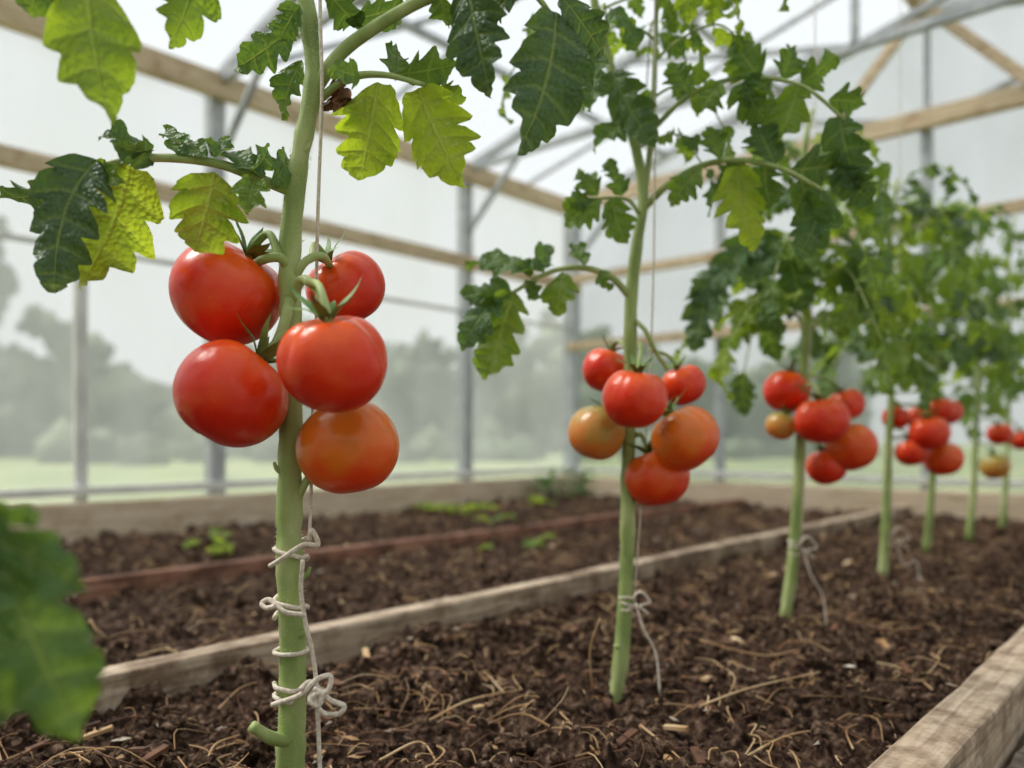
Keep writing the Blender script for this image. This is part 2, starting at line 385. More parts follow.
# ============================ PLANT (nearest)
D1=.686
def plant_a():
    root=empty('tomato_plant')
    b=B()
    stem=[(285,840,.69),(290,768,D1),(293,650,D1),(289,540,D1),(291,430,D1),(291,330,D1),(291,230,D1),(301,150,D1),(314,82,D1),(308,20,D1),(300,-60,D1),(296,-200,D1+.01)]
    rad=lambda f:.0126-.0064*f
    P=tube(b,[W(*p) for p in stem],rad,None,20,1,wob=.22,n=10)
    hb=B(); hairs(hb,P,rad,5000,.003)
    Q=tube(b,[W(*p) for p in [(313,92,D1),(342,52,D1-.01),(390,18,D1-.02),(440,-6,D1-.03),(520,-22,D1-.04),(600,-25,D1-.04)]],.0062,.004,10,1)
    hairs(hb,Q,.0052,500,.0025)
    tube(b,[W(296,742,D1),W(272,738,D1-.02),W(252,726,D1-.03)],lambda f:.0062-.0012*f,None,8,1,wob=.3)
    tube(b,[W(291,640,D1),W(305,632,D1-.01)],.005,.003,8,1)
    tube(b,[W(296,500,D1),W(308,478,D1-.005),W(309,470,D1-.005)],.004,.002,8,1)
    for vv,sd_ in ((150,1),(470,-1),(575,1),(690,-1)):
        tube(b,[W(292,vv+8,D1),W(292+sd_*14,vv,D1-.004),W(292+sd_*18,vv-8,D1-.004)],.0035,.0014,6,1)
    L1=tube(b,[W(*p) for p in [(293,192,D1),(262,180,D1-.01),(215,163,D1-.02),(150,158,D1-.03),(95,168,D1-.04),(72,176,D1-.04)]],.0052,.0025,8,1)
    hairs(hb,L1,.004,350,.0022)
    hb.obj('stem_hairs',[M_hair],root)
    d=D1-.03
    LF(b,98,160,d-.01,30,285,d-.05,80,.5,.05,.9,6,.45,curl=.3)
    LF(b,78,175,d-.01,4,200,d+.03,44,-.5,.05,.8,5,.4)
    LF(b,130,165,d,103,290,d-.02,84,-.1,.85,.3,5,.12)
    LF(b,214,172,d+.01,206,250,d-.01,84,.2,.75,.4,5,.15)
    LF(b,150,152,d,100,136,d-.03,44,.9,.12,.7,4)
    LF(b,152,150,d,112,148,d-.04,36,-.6,.15,.7,4)
    LF(b,185,155,d,165,130,d+.03,28,.5,.3,.6,4)
    LF(b,215,158,d,228,140,d+.02,28,-.5,.35,.6,4)
    LF(b,205,158,d,180,140,d+.02,28,.7,.3,.6,4)
    LF(b,250,172,d,268,150,d+.03,32,.7,.3,.6,4)
    LF(b,262,178,d,222,150,d+.03,36,.9,.25,.6,4)
    LF(b,255,180,d,242,210,d-.02,40,.3,.5,.6,4)
    LF(b,270,184,d,290,160,d+.05,30,.4,.3,.6,4)
    LF(b,100,168,d,122,184,d-.02,30,.4,.5,.6,4)
    tube(b,[W(*p) for p in [(302,-60,D1),(230,-95,.64),(160,-80,.6),(95,-30,.56),(88,-8,.55)]],.005,.003,8,1)
    LF(b,86,-35,.55,88,116,.53,88,.1,.72,.3,5,.15,.4)
    LF(b,60,-45,.56,24,8,.55,66,.3,.4,.4,5,.15)
    LF(b,198,-50,.6,185,52,.6,62,-.2,.6,.4,5,.15)
    LF(b,150,-70,.58,140,-10,.6,60,-.2,.55,.4,5,.15)
    LF(b,298,22,D1+.02,248,80,D1+.04,44,.4,.3,.5,5)
    LF(b,302,60,D1+.03,278,116,D1+.04,36,.6,.35,.5,5)
    LF(b,300,5,D1-.02,282,40,D1-.01,36,.6,.3,.5,5)
    LF(b,325,-10,D1-.02,372,30,D1+.02,40,.6,.25,.5,5)
    LF(b,345,20,D1,415,2,D1+.02,40,.6,.25,.5,5)
    tube(b,[W(*p) for p in [(318,100,D1),(350,78,D1-.01),(385,75,D1-.02),(425,85,D1-.03)]],.004,.002,8,1)
    d=D1-.02
    LF(b,378,82,d,364,176,d-.01,78,0,.88,.3,6,.12)
    LF(b,418,88,d,455,185,d-.02,76,.1,.9,.3,6,.12)
    LF(b,395,75,d,460,62,d+.02,42,.5,.35,.4,5)
    LF(b,360,78,d,330,70,d-.03,30,.5,.35,.4,4)
    LF(b,392,78,d,395,45,d+.03,30,.5,.4,.4,4)
    LF(b,430,85,d,466,98,d+.03,30,.5,.6,.4,4)
    d=D1-.04
    LF(b,465,-25,d,502,86,d-.01,70,.4,.08,.5,6,.35)
    tube(b,[W(520,-22,d),W(540,0,d),W(556,22,d)],.003,.002,6,1)
    LF(b,556,12,d,550,158,d-.02,84,-.2,.12,.4,6,.3,.45)
    LF(b,560,-5,d,600,60,d+.02,46,-.6,.12,.6,5)
    LF(b,520,-10,d,484,26,d+.02,40,.6,.1,.6,5)
    LF(b,440,-8,d,446,25,d+.02,34,.3,.4,.5,4)
    for i in range(9):
        o=W(345,88,D1-.02); leaflet(b,o,Vector((ru(-.6,.6),ru(-.6,.6),-1)),Vector((ru(-1,1),ru(-1,1),.2)),ru(.02,.034),.011,ru(.5,2),.8,3,.3,.1,mi=3)
    tube(b,[W(326,95,D1),W(336,78,D1-.01),W(345,86,D1-.02)],.0015,.001,6,3)
    tube(b,[W(291,285,D1),W(305,262,D1-.01),W(322,256,D1),W(330,266,D1+.03)],.0038,.0032,8,1)
    tube(b,[W(291,300,D1-.008),W(302,280,D1-.02),W(316,288,D1-.05),W(326,306,D1-.08)],.0046,.0036,8,1)
    tube(b,[W(290,272,D1),W(280,258,D1-.012),W(262,260,D1-.01),W(252,268,D1)],.0044,.0036,8,1)
    tube(b,[W(289,300,D1-.01),W(284,325,D1-.02),W(275,345,D1-.02),W(262,352,D1-.025)],.0052,.004,8,1)
    tube(b,[W(292,330,D1),W(308,370,D1-.01),W(330,392,D1-.005)],.0045,.004,8,1)
    for u,v,d,r,m,ax,st,kw in [(228,293,.70,55,'r',(.5,-.12,.78),W(280,258,D1-.01),{}),
        (345,289,.745,39,'r',(-.45,-.35,.8),W(312,258,D1+.01),{}),
        (335,362,.595,54,'r',(-.1,-.32,1),W(308,282,D1-.04),dict(rb=.10,ribs=6)),
        (232,394,.65,56,'r',(.55,.2,.75),W(284,330,D1-.02),{}),
        (349,447,.665,51,'o',(-.25,.2,1),W(318,385,D1-.01),{})]:
        fruit(root,W(u,v,d),r*d/FPX,Rv*ax[0]+Fv*ax[1]+UP*ax[2],m,st,b,**kw)
    b.obj('stem_and_leaves',MATS,root)
    t=B()
    line=[(318,-200,D1-.01),(320,0,D1-.014),(322,90,D1-.014),(319,180,D1-.014),(317,250,D1+.0),(316,330,D1+.02),(312,430,D1+.018),(311,500,D1-.005),(309,540,D1-.015)]
    tube(t,[W(*p) for p in line],.0015,.0015,6,0)
    for v,h in ((552,26),(605,22),(650,0),(690,14)):
        cc=lambda f,v=v,h=h: W(291,v+h*(f-.5),D1)
        wrap(t,cc,.0122,1.3 if h else 1.0,0,ph=ru(0,6),r=.0021)
    tube(t,[W(*p) for p in [(309,540,D1-.015),(312,530,D1-.02),(318,545,D1-.02),(303,545,D1-.025),(280,560,D1-.02),(270,566,D1-.012)]],.0021,.0021,6)
    tube(t,[W(*p) for p in [(303,560,D1-.02),(301,590,D1-.018),(306,625,D1-.018),(312,650,D1-.016),(316,680,D1-.015),(318,720,D1-.014),(320,768,D1-.014),(324,830,D1-.01)]],.0019,.0019,6)
    tube(t,[W(*p) for p in [(306,615,D1-.018),(285,612,D1-.022),(270,600,D1-.014),(262,603,D1-.014),(266,608,D1-.018),(276,606,D1-.02)]],.0022,.0022,6)
    tube(t,[W(*p) for p in [(272,705,D1-.012),(300,695,D1-.022),(316,680,D1-.022),(330,676,D1-.02),(328,690,D1-.024),(314,696,D1-.026),(322,712,D1-.024),(338,714,D1-.022),(344,706,D1-.02),(330,700,D1-.02),(320,690,D1-.02),(310,682,D1-.02),(300,690,D1-.024)]],.0023,.0023,6)
    tube(t,[W(*p) for p in [(314,690,D1-.02),(310,700,D1-.026),(318,706,D1-.026),(322,694,D1-.026),(314,688,D1-.024)]],.0024,.0024,6)
    t.obj('support_twine',[M_twine],root)
plant_a()

# ============================ PLANT second
def twine_for(root,D,us,vs_top,ub,vb,wv,rad=.009):
    t=B()
    tube(t,[W(us,vs_top-150,D),W(us,vs_top,D-.012),W(us-1,250,D-.014),W(us-8,420,D+.012),W(ub+8,wv,D-.008)],.0012,.0012,5)
    for k in range(3):
        cc=lambda f,k=k: W(ub+1,wv+(k-1)*6+4*f,D)
        wrap(t,cc,rad,1.1,0,ph=ru(0,6),r=.0019)
    tube(t,[W(ub+6,wv,D-.012),W(ub+14,wv-8,D-.02),W(ub+24,wv+2,D-.016),W(ub+14,wv+6,D-.02),W(ub+22,wv+14,D-.02)],.002,.002,5)
    tube(t,[W(ub+10,wv+3,D-.015),W(ub+18,wv+30,D-.02),W(ub+30,wv+(vb-wv)*.6,D-.02),W(ub+34,vb+4,D-.03)],.0017,.0017,5)
    t.obj('support_twine',[M_twine],root)
D2=1.085
def plant_b():
    root=empty('tomato_plant')
    b=B(); D=D2
    rad=lambda f:.0112-.0064*f
    P=tube(b,[W(*p) for p in [(612,708,D),(621,660,D),(627,560,D),(628,480,D),(630,380,D),(631,300,D),(637,245,D),(643,195,D),(634,140,D),(618,90,D),(600,30,D),(590,-40,D),(592,-140,D)]],rad,None,14,1,wob=.22)
    tube(b,[W(*p) for p in [(642,210,D),(650,150,D),(654,90,D),(656,20,D),(660,-60,D)]],.0045,.003,8,1)
    hb=B(); hairs(hb,P,rad,2500,.0034); hb.obj('stem_hairs',[M_hair],root)
    tube(b,[W(*p) for p in [(631,298,D),(612,278,D-.01),(585,268,D-.02),(550,272,D-.03),(512,293,D-.05)]],.0055,.0025,8,1)
    d=D-.04
    LF(b,515,292,d,492,378,d-.02,58,.2,.6,.4,6,.2)
    LF(b,500,296,d,455,345,d-.02,42,.5,.2,.6,5)
    LF(b,512,292,d,462,300,d,34,.6,.3,.5,5)
    LF(b,545,272,d,470,262,d+.03,40,.8,.3,.5,5)
    LF(b,538,270,d,545,244,d+.05,28,.5,.3,.5,4)
    LF(b,562,272,d,562,314,d-.01,40,.2,.55,.4,4,.2)
    LF(b,585,266,d,572,245,d+.03,24,.5,.35,.5,4)
    LF(b,600,270,d,612,288,d-.01,22,.5,.4,.5,4)
    LF(b,530,278,d,520,258,d,24,.5,.3,.5,4)
    LF(b,525,280,d,540,300,d,22,.5,.3,.5,4)
    tube(b,[W(*p) for p in [(640,215,D),(628,200,D-.02),(608,198,D-.03),(592,200,D-.04)]],.003,.0018,6,1)
    LF(b,600,198,d,570,230,d,42,.5,.5,.5,5)
    LF(b,612,198,d,620,245,d,38,.3,.45,.5,5)
    LF(b,598,196,d,578,172,d,32,.5,.4,.5,5)
    LF(b,622,196,d,606,162,d,30,.5,.35,.5,5)
    LF(b,592,200,d,568,205,d,28,.5,.35,.5,5)
    RB=[(644,208,D),(668,185,D-.02),(700,166,D-.04),(740,160,D-.06),(785,170,D-.08),(822,190,D-.09)]
    tube(b,[W(*p) for p in RB],.0055,.0025,8,1)
    d=D-.06
    LF(b,738,165,d,738,248,d-.02,54,0,.9,.3,5,.12)
    LF(b,700,168,d,672,205,d,36,.5,.5,.5,5)
    LF(b,775,165,d,755,128,d,46,.5,.2,.5,5)
    LF(b,765,165,d,768,208,d,44,.3,.35,.5,5)
    LF(b,800,178,d,832,240,d-.02,46,.5,.35,.5,5)
    LF(b,822,190,d,812,262,d-.02,48,-.3,.25,.5,5)
    LF(b,790,170,d,845,160,d+.02,46,.5,.2,.5,5)
    LF(b,720,160,d,706,128,d,32,.5,.4,.5,5)
    LF(b,840,165,d,866,205,d,42,.2,.2,.5,5)
    LF(b,745,160,d,722,188,d+.04,34,.4,.3,.5,5)
    tube(b,[W(*p) for p in [(652,130,D),(690,95,D-.02),(740,78,D-.05),(800,85,D-.08),(845,120,D-.1)]],.004,.002,8,1)
    LF(b,745,80,d,758,125,d,48,.3,.4,.5,5)
    LF(b,800,85,d,782,148,d,48,.3,.55,.5,5)
    LF(b,840,115,d,852,190,d,48,.2,.2,.5,5)
    LF(b,800,84,d,834,58,d,42,.5,.4,.5,5)
    LF(b,760,78,d,728,46,d,44,.5,.4,.5,5)
    LF(b,720,82,d,700,116,d,40,.5,.5,.5,5)
    LF(b,690,95,d,668,66,d,34,.5,.4,.5,5)
    LF(b,828,100,d,866,96,d,38,.5,.35,.5,5)
    LF(b,782,80,d,792,46,d,36,.5,.35,.5,5)
    LF(b,770,80,d,742,104,d,34,.5,.35,.5,5)
    for (az,u,v,L,ri,di,pr,sz,tn) in [(3.4,598,30,.12,.02,.07,2,.06,.4),(.3,655,60,.14,.03,.07,3,.055,.5),(2.2,655,20,.12,.02,.06,2,.06,.5),(5.4,604,50,.12,.02,.08,2,.06,.4),(1.0,656,0,.15,.05,.06,3,.05,.55),(5.5,656,-10,.12,.02,.06,3,.055,.5),(0.6,650,100,.1,.02,.05,2,.045,.45),(.8,600,10,.12,.02,.07,2,.06,.35),(3.9,656,40,.09,.02,.05,2,.05,.5),(.9,636,150,.09,.02,.05,2,.05,.45),(0.2,658,-30,.15,.05,.08,3,.05,.5)]:
        auto_leaf(b,W(u,v,D),az,L,ri,di,pairs=pr,size=sz,tone=tn,r=.0022)
    LF(b,612,70,D-.03,648,150,D-.05,48,.3,.2,.5,6)
    LF(b,632,115,D-.01,600,152,D-.03,38,.5,.35,.5,5)
    tube(b,[W(632,318,D),W(645,330,D-.015),W(655,350,D-.012),W(668,370,D)],.0035,.003,7,1)
    for u,v,d,r,m,ax,st in [(606,370,1.12,24,'r',(.3,0,1),W(628,350,D)),
        (635,398,D-.085,33,'r',(.1,-.15,1),W(640,345,D-.02)),
        (683,385,1.14,22,'r',(-.4,-.1,1),W(650,350,D+.01)),
        (597,433,D-.01,29,'g',(.4,.2,.8),W(622,400,D)),
        (685,438,D-.035,34,'o',(-.5,.2,.8),W(645,390,D-.01)),
        (656,477,D+.0,32,'ro',(-.3,.1,1),W(636,435,D))]:
        fruit(root,W(u,v,d),r*d/FPX,Rv*ax[0]+Fv*ax[1]+UP*ax[2],m,st,b)
    for vv,s in ((600,1),(650,-1),(540,1)):
        tube(b,[W(624,vv,D),W(624+s*9,vv-4,D-.01)],.004,.0025,7,1)
    b.obj('stem_and_leaves',MATS,root)
    twine_for(root,D,655,-60,626,690,600)
plant_b()

# ============================ plants further along the row
def plant_far(D,stem,fruits,leaves,seed,twv,ztop,dens):
    random.seed(seed)
    root=empty('tomato_plant'); b=B()
    pts=[W(u,v,D) for u,v in stem]
    P=tube(b,pts,lambda f:.0112-.007*f,None,10,1,wob=.18)
    def at(z): return min(P,key=lambda p:abs(p.z-z))
    z0,z1=dens[0],ztop; n=dens[1]
    for k in range(n):
        f=(k+.5)/n; z=z0+(z1-z0)*f
        az=k*2.4+ru(-.4,.4)+seed
        L=ru(.17,.26)*(1.0-.45*f)
        auto_leaf(b,at(z),az,L,ru(.02,.06),ru(.06,.14)*(1-.5*f),pairs=3,size=ru(.065,.09)*(1-.3*f),tone=.25+.38*rnd(),tvar=.3,r=.0028,start=.25,hang=.7)
    for lf in leaves: LF(b,*lf)
    for u,v,dd,r,m,ax in fruits:
        c=W(u,v,D+dd); su=min(P,key=lambda p:abs(p.z-(c.z+r*D/FPX*1.4)))
        fruit(root,c,r*(D+dd)/FPX,Rv*ax[0]+Fv*ax[1]+UP*ax[2],m,su,b)
    b.obj('stem_and_leaves',MATS,root)
    if twv: twine_for(root,D,stem[-1][0]+3,80,stem[1][0],stem[0][1],twv,.008)
plant_far(1.49,[(783,632),(793,560),(799,470),(802,400),(806,320),(810,250),(802,190),(806,140),(812,110)],
  [(787,391,.02,23,'r',(.2,0,1)),(821,420,-.07,26,'r',(-.1,0,1)),(846,405,.05,18,'r',(-.4,0,1)),(781,426,.0,15,'g',(.4,0,1)),(851,447,.0,25,'ro',(-.5,0,1)),(827,466,.02,20,'r',(-.3,0,1))],
  [(770,290,1.45,745,330,1.44,42,0,.7,.4,5),(735,262,1.42,690,300,1.42,44,.4,.15,.5,5),(750,240,1.44,720,290,1.43,44,.4,.2,.5,5),(708,285,1.42,700,350,1.4,42,.2,.15,.5,5),(790,250,1.42,800,310,1.4,46,.2,.3,.5,5),(860,250,1.42,880,310,1.4,46,.2,.3,.5,5),(775,235,1.44,760,285,1.4,44,.2,.25,.5,5)],11,545,.88,(.52,21))
plant_far(1.90,[(883,578),(886,520),(888,450),(892,380),(893,300),(890,230),(897,180)],
  [(896,418,.03,13,'r',(.2,0,1)),(911,452,-.01,15,'r',(-.2,0,1)),(929,433,-.03,19,'r',(-.1,0,1)),(943,459,.02,18,'ro',(-.3,0,1)),(940,410,.05,13,'r',(-.3,0,1))],[],23,535,.95,(.50,24))
plant_far(2.19,[(926,552),(931,500),(934,430),(936,350),(932,270),(940,200)],
  [(948,412,.06,14,'r',(-.2,0,1)),(918,418,.05,12,'r',(.2,0,1))],[],35,0,.98,(.50,22))
plant_far(2.58,[(969,541),(974,480),(976,420),(980,330),(975,270),(985,220)],
  [(995,466,-.02,14,'g',(-.2,0,1)),(1000,434,.02,12,'r',(-.2,0,1))],[],41,0,1.02,(.48,20))
plant_far(2.98,[(1002,530),(1006,480),(1008,420),(1010,330),(1008,270),(1015,215)],
  [(1022,440,0,11,'r',(-.2,0,1))],[],52,0,1.1,(.46,19))
random.seed(99)
def plant_near():
    root=empty('tomato_plant'); b=B()
    base=Vector((XROW,-.2,0))
    P=tube(b,[base-UP*.03,base+Vector((0,.005,.3)),base+Vector((.005,0,.7)),base+Vector((0,0,1.2))],.013,.007,12,1)
    tube(b,[base+UP*.42,W(-420,470,.36),W(-180,478,.37),W(-40,515,.375),W(0,545,.375)],.004,.002,8,1)
    LF(b,-5,545,.375,50,745,.36,112,-.2,.36,.4,5,.25,.4)
    LF(b,-40,520,.375,88,572,.37,74,.5,.26,.4,4,.25,.4)
    LF(b,-70,490,.37,34,505,.37,60,.6,.3,.5,5,.25)
    LF(b,-60,510,.37,-30,720,.36,120,.1,.3,.4,5,.25)
    for k in range(5):
        auto_leaf(b,base+UP*(.6+.1*k),2.6+k*.8,.2,.04,.1,pairs=3,size=.07,tone=.35)
    b.obj('stem_and_leaves',MATS,root)
plant_near()

# ---------------------------------------------------------------- soil
def sh(x,y):
    v=noise.fractal(Vector((x*5,y*5,3)),1,2,3)*.016
    v+=noise.fractal(Vector((x*20,y*20,7)),.6,2.1,5)*.013
    wx=x+.014*noise.noise(Vector((x*40,y*40,9))); wy=y+.014*noise.noise(Vector((x*40,y*40,19)))
    for sc,am,th in ((22,.042,.1),(50,.020,.0),(110,.008,-.1)):
        p=Vector((wx*sc,wy*sc,sc*.1)); dd=noise.voronoi(p)[0][0]
        g=noise.noise(Vector((x*sc*.5,y*sc*.5,sc)))
        if g>th: v+=am*max(0,.62-dd)*1.5*min(1,(g-th)*5)
    return v
BED=empty('raised_garden_bed'); BED2=empty('raised_garden_bed')
def soil_patch(name,x0,x1,y0,y1,st,mat,zoff=0,amp=1,parent=None):
    nx=int((x1-x0)/st); ny=int((y1-y0)/st); vs=[];fs=[]
    for j in range(ny+1):
        for i in range(nx+1):
            x=x0+(x1-x0)*i/nx; y=y0+(y1-y0)*j/ny
            vs.append((x,y,zoff+amp*sh(x,y)))
    for j in range(ny):
        for i in range(nx):
            a=j*(nx+1)+i; fs.append((a,a+1,a+nx+2,a+nx+1))
    b=B(); b.add(vs,fs); return b.obj(name,[mat],parent)
XB1=-1.045; XB2=-.248
soil_patch('soil',XB1-.01,XB2+.01,.15,1.8,.0034,M_soil,-.006,parent=BED)
soil_patch('soil_far',XB1-.01,XB2+.01,1.8,YB-.06,.008,M_soil,-.006,parent=BED)
soil_patch('soil_rear',XB1-.01,XB2+.01,-.5,.15,.012,M_soil,-.006,parent=BED)
soil_patch('soil',-2.89,-1.09,0.0,YB-.06,.010,M_soil,-.010,parent=BED2)
soil_patch('floor',-.185,XR,-2.15,YB-.06,.025,M_path,-.03,.6)
b=B()
T_=1.618
IB=[(-1,T_,0),(1,T_,0),(-1,-T_,0),(1,-T_,0),(0,-1,T_),(0,1,T_),(0,-1,-T_),(0,1,-T_),(T_,0,-1),(T_,0,1),(-T_,0,-1),(-T_,0,1)]
IF=[(0,11,5),(0,5,1),(0,1,7),(0,7,10),(0,10,11),(1,5,9),(5,11,4),(11,10,2),(10,7,6),(7,1,8),(3,9,4),(3,4,2),(3,2,6),(3,6,8),(3,8,9),(4,9,5),(2,4,11),(6,2,10),(8,6,7),(9,8,1)]
def clod(b,p,r,mi=0):
    R=Matrix.Rotation(ru(0,6),3,Vector((rnd(),rnd(),rnd()+.1)).normalized()); sx,sy,sz=ru(.6,1.2),ru(.6,1.2),ru(.5,.9)
    b.add([p+(R@Vector((x*sx,y*sy,z*sz)))*(r/1.9*ru(.7,1.3)) for x,y,z in IB],IF,mi)
for _ in range(12000):
    y=.2+ru(0,1)**1.8*3.4; x=ru(XB1+.01,XB2-.01)
    r=.0014+.008*rnd()**3.5
    clod(b,Vector((x,y,sh(x,y)-.006+r*.2)),r)
for _ in range(420):
    y=.25+ru(0,1)**1.5*3.2; x=ru(XB1+.03,XB2-.03); r=.007+.014*rnd()**1.8; z=sh(x,y)-.004
    for k in range(14):
        d=Vector((random.gauss(0,1),random.gauss(0,1),abs(random.gauss(0,.8))))*r*.45
        clod(b,Vector((x,y,z))+d,r*ru(.25,.6))
b.obj('soil_clods',[M_clod],BED,smooth=False)
b=B()
for _ in range(4500):
    y=ru(.3,3.75); x=ru(-2.87,-1.1); r=.003+.015*rnd()**3
    clod(b,Vector((x,y,sh(x,y)-.010+r*.1)),r)
b.obj('soil_clods',[M_clod],BED2,smooth=False)
def debris(parent,n1,n2,n3,x0,x1,y0,y1,pw,s=1):
    b=B()
    k_=0
    while k_<n1:
        x=ru(x0+.02,x1-.02); y=y0+rnd()**pw*(y1-y0)
        if noise.noise(Vector((x*7,y*7,50)))+ru(-.35,.35)<-.02: 
            if rnd()<.8: continue
        k_+=1
        L=(.008+.085*rnd()**2.2)*s; a=ru(0,2*math.pi); k=ru(-.3,.3); r=ru(.0005,.0014)*s
        dx,dy=math.cos(a),math.sin(a)
        ex,ey=x+dx*L,y+dy*L
        if not(x0+.01<ex<x1-.01): continue
        z=sh(x,y)-.001
        p0=Vector((x,y,z)); p2=Vector((ex,ey,max(sh(ex,ey)-.002,z-.01)))
        p1=(p0+p2)/2+Vector((-dy,dx,0))*L*k+UP*(.003+L*ru(0,.12)); zm=sh(p1.x,p1.y)-.003
        p1.z=max(p1.z,zm)
        tube(b,[p0,p1,p2],r,r*.6,4,0 if rnd()<.62 else 2,n=3)
    for _ in range(n2):
        x=ru(x0+.02,x1-.02); y=y0+rnd()**pw*(y1-y0); L=ru(.004,.012); a=ru(0,3.1)
        z=sh(x,y)-.001; d=Vector((math.cos(a),math.sin(a),ru(-.2,.2)))*L; w=Vector((-d.y,d.x,ru(-.002,.002))).normalized()*L*ru(.2,.5)
        p=Vector((x,y,z)); b.add([p-d-w*.5,p+w*.3-d*.2,p+d,p-w+d*.2,p+UP*.0025],[(0,1,4),(1,2,4),(2,3,4),(3,0,4)],random.choice((0,1)))
    for _ in range(n3):
        x=ru(x0+.03,x1-.03); y=y0+rnd()**pw*(y1-y0); L=ru(.01,.034); a=ru(0,3.1); z=sh(x,y)-.001
        d=Vector((math.cos(a),math.sin(a),ru(-.15,.3)))*L
        if x0+.02<x+d.x<x1-.02: bar(b,(x,y,z),Vector((x,y,z))+d,L*.3,L*.14,2 if rnd()<.8 else 0)
    b.obj('mulch_debris',[M_straw,M_chip,M_bark],parent,smooth=False)
debris(BED,2300,200,460,XB1,XB2,.25,3.6,1.6)
debris(BED2,1400,200,260,-2.85,XB1-.05,.4,3.6,1,1.4)
b=B()
for pts in [[(592,690,1.02),(590,650,1.0),(600,618,.99)],[(700,706,.96),(750,688,1.0),(820,672,1.05)],[(640,725,.9),(665,745,.86),(690,768,.83)],[(560,768,.84),(572,730,.9),(560,712,.93)],[(430,720,.94),(470,700,1.0),(520,690,1.05)],[(740,760,.85),(790,735,.9),(850,728,.92)],[(860,660,1.18),(900,668,1.15),(925,690,1.1)],[(380,760,.82),(420,742,.88),(440,768,.83)],[(205,768,.83),(215,745,.86),(240,735,.88)],[(700,640,1.25),(760,655,1.2),(800,650,1.22)]]:
    tube(b,[W(*p) for p in pts],.0015,.0011,5)
b.obj('dry_stalks',[M_straw],BED)

# ---------------------------------------------------------------- timber edging
def plank(name,lo,hi,mat,bv=.004,seg=60,axis=1,parent=None):
    b=B(); n=seg; vs=[];fs=[]
    for i in range(n+1):
        f=i/n
        j=lambda s: (noise.noise(Vector((f*9,s,lo[0]*3)))*.004+noise.noise(Vector((f*40,s,lo[0]*3)))*.002)
        if axis==1:
            y=lo[1]+(hi[1]-lo[1])*f
            vs+=[Vector((lo[0]+j(1),y,lo[2])),Vector((hi[0]+j(2),y,lo[2])),Vector((hi[0]+j(3),y,hi[2]+j(4))),Vector((lo[0]+j(5),y,hi[2]+j(6)))]
        else:
            x=hi[0]+(lo[0]-hi[0])*f
            vs+=[Vector((x,lo[1]+j(1),lo[2])),Vector((x,hi[1]+j(2),lo[2])),Vector((x,hi[1]+j(3),hi[2]+j(4))),Vector((x,lo[1]+j(5),hi[2]+j(6)))]
    for i in range(n):
        for k in range(4):
            k2=(k+1)%4; fs.append((i*4+k,i*4+k2,(i+1)*4+k2,(i+1)*4+k))
    fs.append((3,2,1,0)); fs.append(tuple(n*4+k for k in range(4)))
    b.add(vs,fs); o=b.obj(name,[mat],parent,smooth=False); bevel(o,bv); return o
plank('edging_board_left',(-1.085,-.3,-.06),(-1.045,YB-.07,.044),M_woodY,parent=BED)
plank('edging_board_right',(-.248,-.6,-.08),(-.194,YB-.07,.04),M_woodY,parent=BED)
plank('divider_board',(-1.86,.2,-.05),(-1.83,YB-.07,.034),M_rust,.003,parent=BED2)
plank('trim_base_left',(-2.945,-2.1,-.05),(-2.895,YB-.05,.12),M_trimY)
plank('trim_base_back',(-2.89,YB-.05,-.05),(XR-.03,YB+.0,.11),M_trimX,axis=0)

